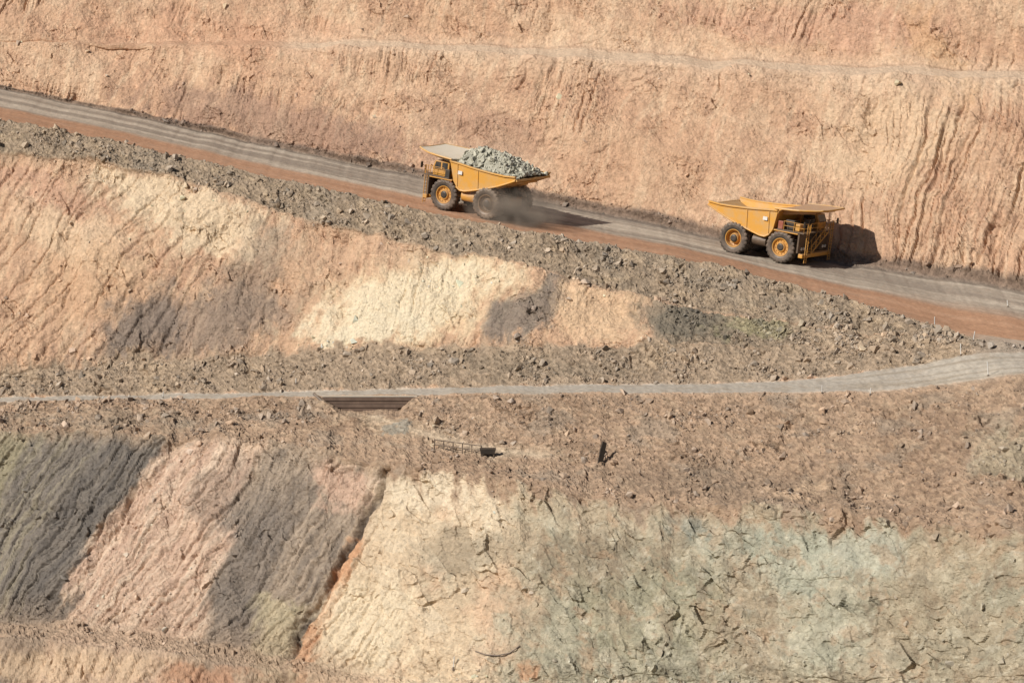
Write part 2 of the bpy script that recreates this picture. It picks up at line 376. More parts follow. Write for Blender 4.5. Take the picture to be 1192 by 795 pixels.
strip('access_road',10,11,M_road,'narrow pale grey access track joining the haul road','road',True)
strip('rubble_slope',11,13,M_rub,'reddish brown slope of dumped rubble below the track','slope')
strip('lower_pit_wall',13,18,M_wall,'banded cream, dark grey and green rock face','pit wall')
Ud,Vd=proj(Xd,Yd,Zd)
def surf(u,v):
    d=(Ud-u)**2+(Vd-v)**2
    d=np.where(d<9,d+Yd*.002,d)
    i=int(np.argmin(d));r,c=divmod(i,Cn);return Vector(PT[r,c])
# ---------------------------------------------------------------- rocks
def hull(n,sx=1,sy=1,sz=1,seed=0):
    r=np.random.default_rng(seed);bm=bmesh.new()
    for _ in range(n):
        p=r.normal(size=3);p/=np.linalg.norm(p);p*=r.uniform(.75,1.1)
        bm.verts.new((p[0]*sx,p[1]*sy,p[2]*sz))
    g=bmesh.ops.convex_hull(bm,input=bm.verts)
    bmesh.ops.delete(bm,geom=[e for e in g['geom_interior'] if isinstance(e,bmesh.types.BMVert)],context='VERTS')
    bmesh.ops.triangulate(bm,faces=bm.faces)
    bmesh.ops.recalc_face_normals(bm,faces=bm.faces)
    bm.verts.index_update()
    v=np.array([x.co[:] for x in bm.verts]);f=np.array([[q.index for q in x.verts] for x in bm.faces]);bm.free();return v,f
VAR=[hull(int(9+i%5),1,random.uniform(.6,.95),random.uniform(.45,.8),i) for i in range(14)]
def rand_rot(n):
    q=rng.normal(size=(n,4));q/=np.linalg.norm(q,axis=1)[:,None];w,x,y,z=q.T
    return np.stack([np.stack([1-2*(y*y+z*z),2*(x*y-z*w),2*(x*z+y*w)],-1),np.stack([2*(x*y+z*w),1-2*(x*x+z*z),2*(y*z-x*w)],-1),np.stack([2*(x*z-y*w),2*(y*z+x*w),1-2*(x*x+y*y)],-1)],1)
def rocks(pos,size,col):
    Vs=[];Fs=[];Cs=[];off=0
    var=rng.integers(0,len(VAR),len(pos))
    for k,(v,f) in enumerate(VAR):
        m=var==k;n=m.sum()
        if not n:continue
        Rm=rand_rot(n)
        p=np.einsum('nij,vj->nvi',Rm,v)*size[m][:,None,None]+pos[m][:,None,:]
        Vs.append(p.reshape(-1,3));Fs.append((f[None]+(np.arange(n)*len(v))[:,None,None]+off).reshape(-1,3))
        Cs.append(np.repeat(col[m],len(v),0));off+=n*len(v)
    return np.concatenate(Vs),np.concatenate(Fs),np.concatenate(Cs)
dens=wWR*bandm(6.7,8.1,.15)*1.3+.06*wM*(1-right)+.75*wM*right+1.1*wMR+.6*wBS+.5*toe+.3*wLed+.02*(wU1+wU2)+.06*wLow
dens*=np.clip(.3+1.9*fbm(X/4,SS/4,5,150)+.5*n2,.02,2.5)
dens*=(np.abs(Xg)<72)&(notch<.5)|(np.abs(Xg)<72)&(T<11)
dens[:,:]*=(1-.94*wR2)*(1-pm)*(1-.96*jun)
w=dens.ravel();w=w/w.sum()
NRK=42000
idx=rng.choice(w.size,NRK,p=w)
size=.055*(1-rng.random(NRK))**(-.49);size=np.clip(size,.055,.65)
pos=PT.reshape(-1,3)[idx]+rng.normal(0,.05,(NRK,3))
pos[:,2]+=size*.12
base=C.reshape(-1,3)[idx]
col=base*(rng.uniform(.82,1.3,(NRK,1)))
gmix=rng.random((NRK,1))*.45;col=col*(1-gmix)+gmix*col.mean(1,keepdims=True)*np.array([[1.07,1,.9]])
v,f,c=rocks(pos,size,np.clip(col,.03,.6))
o=mesh_np('loose_rubble',v,f,c,M_loose);o['kind']='stuff';o['label']='loose broken stones scattered over the berms and slopes';o['category']='rubble'
def place(o,label,cat,group=None):
    o['label']=label;o['category']=cat
    if group:o['group']=group
bl=[(90,158,.45),(70,154,.3),(250,212,.4),(300,211,.5),(310,228,.45),(395,246,.5),(470,262,.4),(540,272,.4),(655,292,.5),(690,300,.45),
 (1003,404,.65),(1018,408,.7),(868,402,.4),(820,424,.4),(352,436,.5),(365,430,.4),(140,444,.35),(60,446,.4),(700,425,.45),(560,428,.4),
 (960,492,.55),(715,540,.5),(880,492,.4),(1050,520,.4),(1110,552,.4),(640,488,.4),(1090,566,.5),(1080,308,.5),(1115,312,.6),(1128,306,.4),(800,205,.4),(25,97,.3),(780,478,.35),(930,420,.4),(1060,468,.4),(500,470,.35)]
for i,(u,v_,s) in enumerate(bl):
    p=surf(u,v_)
    vv,ff=hull(16,1,random.uniform(.7,1),random.uniform(.55,.85),100+i)
    d=(Ud-u)**2+(Vd-v_)**2;cc=C.reshape(-1,3)[int(np.argmin(d))]*random.uniform(.9,1.15)
    o=mesh_np('boulder',vv*s,ff,np.repeat(np.clip(cc,0,.6)[None],len(vv),0),M_loose)
    o.location=p+Vector((0,0,s*.25));o.rotation_euler=(0,0,random.uniform(0,6))
    place(o,'angular boulder resting on the rubble','boulder','boulders lying on the rubble')
# ---------------------------------------------------------------- vehicle materials
def paint(name,rgb,dust=(.46,.35,.25),amt=.45,rough=.5,metal=0,dscale=1.2):
    m,nt,b=new_mat(name);b.inputs['Roughness'].default_value=rough;b.inputs['Specular IOR Level'].default_value=.35;b.inputs['Metallic'].default_value=metal
    tc=nt.nodes.new('ShaderNodeTexCoord');n=nt.nodes.new('ShaderNodeTexNoise');n.inputs['Scale'].default_value=dscale;n.inputs['Detail'].default_value=8;n.inputs['Roughness'].default_value=.68
    nt.links.new(tc.outputs['Object'],n.inputs['Vector'])
    geo=nt.nodes.new('ShaderNodeNewGeometry');sx=nt.nodes.new('ShaderNodeSeparateXYZ');nt.links.new(geo.outputs['Normal'],sx.inputs[0])
    ma=nt.nodes.new('ShaderNodeMath');ma.operation='MULTIPLY_ADD';ma.inputs[1].default_value=.22;nt.links.new(sx.outputs[2],ma.inputs[0]);nt.links.new(n.outputs['Fac'],ma.inputs[2])
    mr=nt.nodes.new('ShaderNodeMapRange');mr.inputs[1].default_value=.42;mr.inputs[2].default_value=.72;mr.inputs[3].default_value=amt*.25;mr.inputs[4].default_value=min(1,amt*1.6)
    nt.links.new(ma.outputs[0],mr.inputs[0])
    mx=nt.nodes.new('ShaderNodeMix');mx.data_type='RGBA';nt.links.new(mr.outputs[0],mx.inputs[0])
    mx.inputs[6].default_value=(*rgb,1);mx.inputs[7].default_value=(*dust,1)
    nt.links.new(mx.outputs[2],b.inputs['Base Color'])
    return m
Y_=paint('yellow_paint',(.60,.29,.04),(.36,.24,.15),amt=.42)
YB=paint('tray_paint',(.68,.33,.045),(.50,.37,.22),amt=.48,dscale=.7)
CAN=paint('dusty_canopy',(.62,.47,.26),(.74,.67,.54),amt=.9,dscale=.6)
CAN2=paint('rusty_canopy',(.50,.28,.10),(.40,.26,.17),amt=.6,dscale=.8)
DK=paint('dark_steel',(.035,.03,.025),(.16,.11,.075),amt=.22)
DECK=paint('deck_plate',(.09,.06,.04),(.20,.14,.09),amt=.4)
RUB=paint('tyre_rubber',(.04,.035,.03),(.24,.17,.12),amt=.5)
RUBD=paint('dusty_tyre_rubber',(.05,.04,.033),(.30,.22,.155),amt=.6)
RIMD=paint('dusty_rim',(.20,.12,.06),(.26,.18,.12),amt=.6)
RED=paint('rusty_red_machinery',(.26,.06,.035),amt=.2)
GL=paint('dark_glass',(.02,.025,.03),amt=.1,rough=.15)
WH=paint('white_paint',(.72,.71,.67),amt=.3)
LG=paint('lamp_glass',(.7,.7,.65),amt=.1,rough=.2)
def obj_bm(bm,name,mat,parent=None,bev=0,smooth=False):
    bmesh.ops.recalc_face_normals(bm,faces=bm.faces)
    me=bpy.data.meshes.new(name);bm.to_mesh(me);bm.free();me.materials.append(mat)
    if smooth:
        for p in me.polygons:p.use_smooth=True
    o=bpy.data.objects.new(name,me);sc.collection.objects.link(o)
    if parent:o.parent=parent
    if bev:
        md=o.modifiers.new('b','BEVEL');md.width=bev;md.segments=2;md.limit_method='ANGLE'
    return o
def box(bm,x0,x1,y0,y1,z0,z1):
    r=bmesh.ops.create_cube(bm,size=1)
    for v in r['verts']:v.co=Vector(((x0+x1)/2+v.co.x*(x1-x0),(y0+y1)/2+v.co.y*(y1-y0),(z0+z1)/2+v.co.z*(z1-z0)))
def prism(bm,poly,y0,y1):
    a=[bm.verts.new((x,y0,z)) for x,z in poly];b=[bm.verts.new((x,y1,z)) for x,z in poly]
    bm.faces.new(a);bm.faces.new(b[::-1]);n=len(poly)
    for i in range(n):bm.faces.new((a[i],b[i],b[(i+1)%n],a[(i+1)%n]))
def cyl(bm,p,q,r,n=10,r2=None):
    p=Vector(p);q=Vector(q);d=q-p
    g=bmesh.ops.create_cone(bm,segments=n,radius1=r,radius2=r if r2 is None else r2,depth=d.length,cap_ends=True)
    Mx=Matrix.Translation((p+q)/2)@d.to_track_quat('Z','Y').to_matrix().to_4x4()
    for v in g['verts']:v.co=Mx@v.co
def tube(bm,pts,r,n=6):
    for a,b in zip(pts[:-1],pts[1:]):cyl(bm,a,b,r,n)
def lathe(bm,prof,n,off=(0,0,0),lug=None):
    rings=[]
    for i in range(n):
        a=2*math.pi*i/n;ring=[]
        for j,(r,y) in enumerate(prof):
            if lug:r=lug(i,j,r)
            ring.append(bm.verts.new((off[0]+r*math.cos(a),off[1]+y,off[2]+r*math.sin(a))))
        rings.append(ring)
    for i in range(n):
        A=rings[i];Bb=rings[(i+1)%n]
        for j in range(len(prof)-1):
            bm.faces.new((A[j],A[j+1],Bb[j+1],Bb[j]))
def wheel(root,x,y,side,front=False,dusty=False):
    w=bpy.data.objects.new('wheel',None);sc.collection.objects.link(w);w.parent=root;w.location=(x,y,1.8);w.empty_display_size=.3
    w.rotation_euler=(0,random.uniform(0,1),0)
    bm=bmesh.new()
    pr=[(.98,-.40),(1.22,-.52),(1.5,-.55),(1.69,-.52),(1.8,-.44),(1.8,-.06),(1.8,.06),(1.8,.44),(1.69,.52),(1.5,.55),(1.22,.52),(.98,.40),(.98,-.40)]
    def lug(i,j,r):
        if j in(3,4,5): return r-(.11 if i%3==0 else 0)
        if j in(6,7,8): return r-(.11 if (i+1)%3==0 else 0)
        return r
    lathe(bm,pr,66,lug=lug);obj_bm(bm,'tyre',RUBD if dusty else RUB,w)
    bm=bmesh.new();s=side
    if front:
        lathe(bm,[(1.03,.38*s),(1.02,.46*s),(.95,.45*s),(.90,.36*s),(.86,.22*s),(.62,.20*s),(.56,.30*s),(.50,.40*s),(.44,.41*s),(.40,.36*s)],40)
    else:
        lathe(bm,[(1.03,.38*s),(1.02,.46*s),(.95,.45*s),(.88,.20*s),(.84,-.05*s),(.62,-.12*s),(.56,.16*s),(.50,.30*s),(.44,.31*s),(.40,.24*s)],40)
    yb=.20 if front else -.12
    for k in range(12):
        a=k/12*2*math.pi;cyl(bm,(.73*math.cos(a),(yb-.02)*s,.73*math.sin(a)),(.73*math.cos(a),(yb+.12)*s,.73*math.sin(a)),.045,6)
    obj_bm(bm,'rim',RIMD if dusty else Y_,w)
    bm=bmesh.new();lathe(bm,[(.42,.22*s),(.40,.42*s),(.26,.48*s),(.001,.48*s)],24);obj_bm(bm,'hub',DK,w)
def haul_truck(Mw,label,canopy_mat,loaded):
    root=bpy.data.objects.new('haul_truck',None);sc.collection.objects.link(root);root.matrix_world=Mw
    root['label']=label;root['category']='dump truck';root['group']='haul trucks on the mine road'
    bm=bmesh.new()
    for s in(-1,1):
        box(bm,-4.3,5.0,s*1.0-.22,s*1.0+.22,1.75,2.55)
    for x in(-4,-1.8,.2,2.2,4.4):box(bm,x-.25,x+.25,-.77,.77,1.85,2.45)
    box(bm,-4.75,-4.31,-1.3,1.3,1.5,2.5)
    obj_bm(bm,'chassis_frame',Y_,root,.04)
    bm=bmesh.new();cyl(bm,(-3,-1.2,1.8),(-3,1.2,1.8),.82,20);cyl(bm,(-3,-2.4,1.8),(-3,2.4,1.8),.5,16);box(bm,-2.6,-.6,-.35,.35,1.5,2.1)
    obj_bm(bm,'rear_axle',DK,root,.02)
    bm=bmesh.new();cyl(bm,(2.9,-2.3,1.8),(2.9,2.3,1.8),.32,14)
    for s in(-1,1):cyl(bm,(2.8,s*1.75,1.5),(2.7,s*1.6,3.7),.27,14);cyl(bm,(2.9,s*2.0,1.8),(2.9,s*2.6,1.8),.6,16)
    obj_bm(bm,'front_suspension',DK,root,.02)
    for s in(-1,1):
        bm=bmesh.new();cyl(bm,(-1.6,s*.62,2.0),(-1.0,s*.62,2.85),.2,12);obj_bm(bm,'hoist_cylinder',DK,root)
        bm=bmesh.new();cyl(bm,(-4.3,s*.7,2.2),(-3.9,s*.7,3.7),.22,12);obj_bm(bm,'rear_suspension',DK,root)
    bm=bmesh.new();box(bm,2.3,4.95,-.95,.95,2.56,3.55);box(bm,1.9,2.25,-.8,.8,2.6,3.3)
    obj_bm(bm,'engine',RED,root,.05)
    for s in(-1,1):
        bm=bmesh.new();cyl(bm,(2.0,s*2.3,3.25),(2.6,s*2.3,3.25),.30,16);tube(bm,[(1.9,s*3.2,2.9),(2.0,s*3.3,3.3),(2.5,s*3.3,3.5)],.06);tube(bm,[(1.9,s*2.6,2.9),(2.1,s*3.1,3.0),(2.2,s*3.2,3.55)],.05);obj_bm(bm,'air_tank',RED,root)
        bm=bmesh.new();box(bm,2.35,2.95,s*3.2-.22,s*3.2+.22,3.83,4.7);obj_bm(bm,'valve_cabinet',RED if s<0 else DK,root,.03)
    bm=bmesh.new();box(bm,4.96,5.16,-1.55,1.55,1.55,3.62)
    obj_bm(bm,'radiator',DK,root,.03)
    bm=bmesh.new()
    for k in range(9):z=1.72+k*.21;box(bm,5.165,5.22,-1.38,1.38,z,z+.05)
    for y in(-1.48,0,1.48):box(bm,5.165,5.26,y-.06,y+.06,1.55,3.62)
    obj_bm(bm,'grille',DECK,root)
    for s in(-1,1):
        a,b=sorted((s*1.75,s*3.45));bm=bmesh.new()
        prism(bm,[(5.0,1.5),(5.2,1.5),(5.2,3.68),(5.0,3.68)],a,b)
        obj_bm(bm,'fender',DECK,root,.03)
        a,b=sorted((s*2.0,s*3.5));bm=bmesh.new()
        prism(bm,[(1.9,3.54),(4.98,3.54),(4.98,3.68),(1.9,3.68)],a,b)
        obj_bm(bm,'mudguard',Y_,root,.03)
    bm=bmesh.new();box(bm,5.21,5.75,-3.3,3.3,1.0,1.45);box(bm,5.0,5.2,-2.8,2.8,1.05,1.45);obj_bm(bm,'bumper',Y_,root,.05)
    bm=bmesh.new();box(bm,2.3,5.75,-3.55,3.55,3.70,3.82);obj_bm(bm,'deck',DECK,root,.02)
    for y in(-2.75,-2.2,2.2,2.75):
        bm=bmesh.new();cyl(bm,(5.21,y,1.95),(5.30,y,1.95),.17,16);obj_bm(bm,'headlight',LG,root)
    bm=bmesh.new();n=9
    A=Vector((5.5,-1.9,1.55));Bq=Vector((5.5,1.7,3.75))
    for dx in(0,.55):
        p=A+Vector((dx,0,0));q=Bq+Vector((dx,0,0))
        cyl(bm,p,q,.07,6);cyl(bm,p+Vector((0,0,.85)),q+Vector((0,0,.95)),.045,6)
        for k in range(5):t=k/4;m_=p.lerp(q,t);cyl(bm,m_,m_+Vector((0,0,.87)),.04,6)
    for k in range(n):
        m_=A.lerp(Bq,(k+.5)/n);box(bm,m_.x,m_.x+.55,m_.y-.16,m_.y+.16,m_.z-.03,m_.z+.03)
    obj_bm(bm,'stair',Y_,root)
    for y in(-2.9,2.6):
        bm=bmesh.new()
        for dy in(0,.5):cyl(bm,(5.82,y+dy,.45),(5.82,y+dy,4.7),.045,6)
        for k in range(11):cyl(bm,(5.82,y,.55+k*.34),(5.82,y+.5,.55+k*.34),.035,6)
        obj_bm(bm,'ladder',Y_,root)
    for nm_,pa in(('handrail',[(3.1,-3.45),(5.68,-3.45),(5.68,-2.5)]),('handrail',[(5.68,-1.9),(5.68,1.2)]),('handrail',[(5.68,3.2),(5.68,3.45),(3.1,3.45)])):
        bm=bmesh.new()
        for z in(4.3,4.8):tube(bm,[(x,y,z) for x,y in pa],.032)
        for (x0,y0),(x1,y1) in zip(pa[:-1],pa[1:]):
            k=max(1,int(math.hypot(x1-x0,y1-y0)/1.1))
            for i in range(k+1):
                t=i/k;cyl(bm,(x0+(x1-x0)*t,y0+(y1-y0)*t,3.82),(x0+(x1-x0)*t,y0+(y1-y0)*t,4.82),.032,6)
        obj_bm(bm,nm_,Y_,root)
    bm=bmesh.new();prism(bm,[(2.7,3.83),(4.85,3.83),(4.95,4.72),(4.6,5.5),(2.7,5.5)],1.15,3.05);cab=obj_bm(bm,'cab',Y_,root,.06)
    bm=bmesh.new();prism(bm,[(4.97,4.65),(4.985,4.72),(4.655,5.42),(4.62,5.42)],1.3,2.9)
    obj_bm(bm,'window',GL,cab)
    for pol,y0,y1 in(([(3.85,4.6),(4.75,4.6),(4.5,5.36),(3.85,5.36)],3.055,3.075),([(2.9,4.6),(3.65,4.6),(3.65,5.36),(2.9,5.36)],3.055,3.075),([(3.0,4.6),(4.6,4.6),(4.4,5.36),(3.0,5.36)],1.125,1.145)):
        bm=bmesh.new();prism(bm,pol,y0,y1);obj_bm(bm,'window',GL,cab)
    bm=bmesh.new();box(bm,2.675,2.695,1.4,2.8,4.6,5.36);obj_bm(bm,'window',GL,cab)
    bm=bmesh.new();box(bm,3.0,4.1,-2.9,-1.7,3.83,4.9);obj_bm(bm,'equipment_cabinet',DK,root,.05)
    bm=bmesh.new();box(bm,4.2,4.8,-2.8,-2.0,3.83,4.6);obj_bm(bm,'battery_box',Y_,root,.05)
    for y in(-.9,0):
        bm=bmesh.new();cyl(bm,(4.6,y,3.83),(4.6,y,4.9),.33,18);cyl(bm,(4.6,y,4.9),(4.6,y,5.1),.4,18)
        obj_bm(bm,'air_filter',DK,root,.02)
    for y in(.4,-.4):
        bm=bmesh.new();cyl(bm,(2.6,y,3.56),(2.6,y,4.6),.16,12);obj_bm(bm,'exhaust_pipe',RED,root)
    for s in(-1,1):
        bm=bmesh.new();tube(bm,[(5.5,s*3.45,4.6),(5.9,s*3.85,4.9)],.03);box(bm,5.86,5.94,s*3.85-.2,s*3.85+.2,4.5,5.15);obj_bm(bm,'mirror',DK,root,.01)
    bm=bmesh.new();cyl(bm,(-.95,-2.45,2.0),(.8,-2.45,2.0),.58,20);obj_bm(bm,'hydraulic_tank',DECK,root,.04)
    bm=bmesh.new();cyl(bm,(-.95,2.45,2.0),(.8,2.45,2.0),.58,20);obj_bm(bm,'fuel_tank',Y_,root,.04)
    for s in(-1,1):
        wheel(root,2.9,s*2.9,s,True);wheel(root,-3.0,s*3.12,s,False,loaded);wheel(root,-3.0,s*1.92,s,False,loaded)
    bm=bmesh.new()
    belly=[(-6.6,5.0),(-5.4,4.45),(-4.2,3.95),(-2.6,3.42),(-1.0,2.96),(.2,2.66),(.8,2.66),(1.35,3.0),(1.75,3.6)]
    topl=[(2.25,5.75),(.8,5.62),(-.6,5.46),(-2,5.36),(-3.6,5.26),(-5.2,5.22),(-6.6,5.34)]
    def yy(z):return 3.30+.34*min(1,max(0,(z-2.8)/2.6))
    for s in(-1,1):
        O=[bm.verts.new((x,s*(yy(z)+.0),z)) for x,z in belly+topl];I=[bm.verts.new((x,s*(yy(z)-.16),z)) for x,z in belly+topl]
        n=len(O);bm.faces.new(O);bm.faces.new(I[::-1])
        for i in range(n):bm.faces.new((O[i],I[i],I[(i+1)%n],O[(i+1)%n]))
        tp=topl[::-1]
        prism(bm,[(x,z+.005) for x,z in tp]+[(x,z+.17) for x,z in tp[::-1]],*sorted((s*3.42,s*3.80)))
        for (xa,za),(xb,zb) in zip(belly[:-2],belly[1:-1]):
            cyl(bm,(xa,s*(yy(za)+.03),za),(xb,s*(yy(zb)+.03),zb),.10,8)
        for x,zb,zt in((-1.6,3.2,5.38),(1.2,3.1,5.6)):
            cyl(bm,(x,s*(yy(zb)+.01),zb),(x,s*(yy(zt)+.01),zt),.07,6)
    fl=[(-6.6,4.95),(-5.4,4.42),(-4.2,3.92),(-2.6,3.39),(-1,2.93),(.5,2.62),(1.55,3.2),(2.3,5.7)]
    prism(bm,fl+[(x-.0 if i<6 else x-.16,z+.16 if i<6 else z+.08) for i,(x,z) in list(enumerate(fl))[::-1]],-3.18,3.18)
    for x,zb in((-5.2,4.3),(-4.0,3.78),(-2.8,3.40),(-1.6,3.04),(-.4,2.78)):
        box(bm,x-.14,x+.14,-3.15,3.15,zb-.12,zb+.2)
    for s in(-1,1):prism(bm,[(-4.6,3.7),(-4.2,3.62),(.5,2.56),(.5,2.7),(-4.2,3.93)],*sorted((s*.8,s*1.2)))
    prism(bm,[(-6.78,4.9),(-6.6,4.86),(-6.55,5.12),(-6.75,5.15)],-3.5,3.5)
    tray=obj_bm(bm,'dump_body',YB,root,.02)
    bm=bmesh.new()
    def cz(x,y):return 5.84+(x-2.2)*.07+.02*max(0,x-4)**2+.16*(abs(y)/3.7)**2.0
    xs=[1.95,2.6,3.4,4.2,5.0,5.8,6.6,7.2];nyy=12;G=[[],[]]
    def hwf(x):return 3.85 if x<4.6 else 3.85-(x-4.6)**1.3*.38
    for x in xs:
        hw=hwf(x)
        for lay in(0,1):
            G[lay].append([bm.verts.new((x,-hw+2*hw*j/nyy,cz(x,-hw+2*hw*j/nyy)+(0.12 if lay else 0))) for j in range(nyy+1)])
    for i in range(len(xs)-1):
        for j in range(nyy):
            bm.faces.new((G[1][i][j],G[1][i+1][j],G[1][i+1][j+1],G[1][i][j+1]));bm.faces.new((G[0][i][j],G[0][i][j+1],G[0][i+1][j+1],G[0][i+1][j]))
        for j in(0,nyy):bm.faces.new((G[0][i][j],G[0][i+1][j],G[1][i+1][j],G[1][i][j]))
    for i in(0,len(xs)-1):
        for j in range(nyy):bm.faces.new((G[0][i][j],G[1][i][j],G[1][i][j+1],G[0][i][j+1]))
    for y in(-2.3,-.9,.9,2.3):prism(bm,[(1.96,5.45),(2.3,5.3),(6.2,5.98),(6.2,6.10),(1.96,5.80)],y-.07,y+.07)
    obj_bm(bm,'canopy',canopy_mat,tray)
    bm=bmesh.new()
    pe=[(x,-hwf(x),cz(x,hwf(x))+.06) for x in xs]+[(xs[-1],y,cz(xs[-1],y)+.06) for y in(-1,1)]+[(x,hwf(x),cz(x,hwf(x))+.06) for x in xs[::-1]]
    tube(bm,pe,.11,8);obj_bm(bm,'canopy_edge',YB,tray)
    for b_ in((.5,1.05,-3.69,-3.62,4.5,4.9),(.5,1.05,3.62,3.69,4.5,4.9)):
        bm=bmesh.new();box(bm,*b_);obj_bm(bm,'number_plate',WH,tray)
    for s in(-1,1):
        bm=bmesh.new();cyl(bm,(-4.9,s*1.5,2.2),(-4.7,s*1.5,2.2),.12,12);obj_bm(bm,'tail_light',RED,root)
    return root
r0,r1=start[5],start[6]
sub=PT[r0:r1+1,::5];hh,ww=sub.shape[:2]
idx=[(i*ww+j,(i+1)*ww+j,(i+1)*ww+j+1,i*ww+j+1) for i in range(hh-1) for j in range(ww-1)]
bvh=BVHTree.FromPolygons([tuple(p) for p in sub.reshape(-1,3)],idx)
def zr_(x,y):
    h=bvh.ray_cast(Vector((x,y,200)),Vector((0,0,-1)));return h[0].z if h[0] else 0
def ray(u,v):
    a=(u-596)/FP;b=(397.5-v)/FP
    d=Vector((a,cp+b*sp,-sp+b*cp)).normalized();return bvh.ray_cast(Vector((0,0,CZ)),d)[0]
def truck_matrix(u,v,ang,nearside):
    f=Vector((math.cos(ang),math.sin(ang),0));l=Vector((-f.y,f.x,0))
    c=ray(u,v)
    o=c-l*nearside*3.0
    hf=zr_(*(o+f*3)[:2]);hb=zr_(*(o-f*3)[:2]);hl=zr_(*(o+l*3)[:2]);hr=zr_(*(o-l*3)[:2])
    F=Vector((f.x*6,f.y*6,hf-hb)).normalized();Lv_=Vector((l.x*6,l.y*6,hl-hr));Zv=F.cross(Lv_).normalized();Lf=Zv.cross(F)
    o.z=(hf+hb+hl+hr)/4+.0
    M=Matrix((F,Lf,Zv)).transposed().to_4x4();M.translation=o;return M
H=math.radians(33)
ML=truck_matrix(541,250,math.pi-H,1)
MR=truck_matrix(881,301,-H,-1)
haul_truck(ML,'yellow haul truck loaded with grey rock, driving up the road',CAN,True)
haul_truck(MR,'empty yellow haul truck driving down the road past the wall',CAN2,False)
nx_,ny_=60,44
xs=np.linspace(-6.3,2.1,nx_);ys=np.linspace(-3.2,3.2,ny_);XX,YY=np.meshgrid(xs,ys,indexing='ij')
def heap(x,y):
    e=np.clip(1-(np.abs(y)/3.45)**2.4,0,1)*np.clip((x+6.9)/3.4,0,1)**.8*np.clip((2.35-x)/1.0,0,1)**.7
    return 5.12+.25*np.clip((x+6.4)/8,0,1)+1.8*e*(1-.09*(x+.6)**2/9)+.30*fbm(x/1.4,y/1.4,3,200)*np.clip(e*2,0,1)
HZ=heap(XX,YY)+.2*facets(XX/.6,YY/.6,210)[0]
hv=np.stack([XX,YY,HZ],-1).reshape(-1,3)
ii=(np.arange(nx_-1)[:,None]*ny_+np.arange(ny_-1)).ravel();q=np.stack([ii,ii+ny_,ii+ny_+1,ii+1],1)
hf_=np.concatenate([q[:,[0,1,2]],q[:,[0,2,3]]])
n=1500;px=rng.uniform(-6.5,1.9,n);py=rng.uniform(-3.35,3.35,n);szz=np.clip(.08*(1-rng.random(n))**(-.55),.07,.5)
pz=heap(px,py)+szz*.25
lc=lin((196,191,172))*.85;cc=lc*rng.uniform(.75,1.2,(n,1))
rv,rf,rc_=rocks(np.stack([px,py,pz],1),szz,cc)
allv=np.concatenate([hv,rv]);allf=np.concatenate([hf_,rf+len(hv)]);allc=np.concatenate([np.repeat((lc*.85)[None],len(hv),0),rc_])
o=mesh_np('rock_load',allv,allf,allc,M_loose);o.matrix_world=ML;o['kind']='stuff';o['label']='heap of grey green broken rock in the truck tray';o['category']='rocks'
m=bpy.data.materials.new('dust');m.use_nodes=True;nt=m.node_tree;nt.nodes.clear()
out=nt.nodes.new('ShaderNodeOutputMaterial');pv=nt.nodes.new('ShaderNodeVolumePrincipled');pv.inputs['Color'].default_value=(.84,.67,.52,1);pv.inputs['Anisotropy'].default_value=.1
tc=nt.nodes.new('ShaderNodeTexCoord');no=nt.nodes.new('ShaderNodeTexNoise');no.inputs['Scale'].default_value=2.4;no.inputs['Detail'].default_value=5
nt.links.new(tc.outputs['Object'],no.inputs['Vector'])
ln_=nt.nodes.new('ShaderNodeVectorMath');ln_.operation='LENGTH';nt.links.new(tc.outputs['Object'],ln_.inputs[0])
a1=nt.nodes.new('ShaderNodeMapRange');a1.inputs[1].default_value=.1;a1.inputs[2].default_value=1.0;a1.inputs[3].default_value=1;a1.inputs[4].default_value=0;nt.links.new(ln_.outputs['Value'],a1.inputs[0])
a2=nt.nodes.new('ShaderNodeMapRange');a2.inputs[1].default_value=.36;a2.inputs[2].default_value=.68;a2.inputs[3].default_value=0;a2.inputs[4].default_value=1.1;nt.links.new(no.outputs['Fac'],a2.inputs[0])
mm=nt.nodes.new('ShaderNodeMath');mm.operation='MULTIPLY';nt.links.new(a1.outputs[0],mm.inputs[0]);nt.links.new(a2.outputs[0],mm.inputs[1]);nt.links.new(mm.outputs[0],pv.inputs['Density'])
nt.links.new(pv.outputs[0],out.inputs['Volume'])
bm=bmesh.new();bmesh.ops.create_icosphere(bm,subdivisions=3,radius=1)
o=obj_bm(bm,'dust_cloud',m);o.matrix_world=ML@Matrix.Translation((-6.2,2.4,1.4))@Matrix.Diagonal((6.6,4.8,3.2,1))
o['kind']='stuff';o['label']='thin brown dust raised behind the loaded truck';o['category']='dust'
# ---------------------------------------------------------------- small things
WOOD=paint('weathered_timber',(.085,.055,.04),(.22,.15,.11),amt=.25);CONC=paint('pale_concrete',(.42,.38,.32),amt=.4);IRON=paint('rusted_iron',(.07,.05,.04),amt=.3)
cA=int(np.argmin(np.abs(Ud[r11]-376)));cB=int(np.argmin(np.abs(Ud[r11]-485)))
pa=Vector(PT[r11,cA]);pb=Vector(PT[r11,cB])
root=bpy.data.objects.new('retaining_wall',None);sc.collection.objects.link(root)
d=pb-pa;ang=math.atan2(d.y,d.x);root.location=pa+Vector((0,-.35,0));root.rotation_euler=(0,0,ang);Lw=math.hypot(d.x,d.y);dz=d.z/Lw
place(root,'low timber retaining wall below the access track','retaining wall')
def lean_(bm):
    for v in bm.verts:v.co.z+=dz*v.co.x
bm=bmesh.new()
for k in range(4):
    y=[.0,.10,.03,.14][k];xa=max(0,2.8-k*.8);xb=Lw-2.6+k*.8
    prism(bm,[(xa,-1.6+k*.38),(xb,-1.6+k*.38),(xb+.4,-1.6+k*.38+.35),(max(0,xa-.6),-1.6+k*.38+.35)],-.1-y,.06)
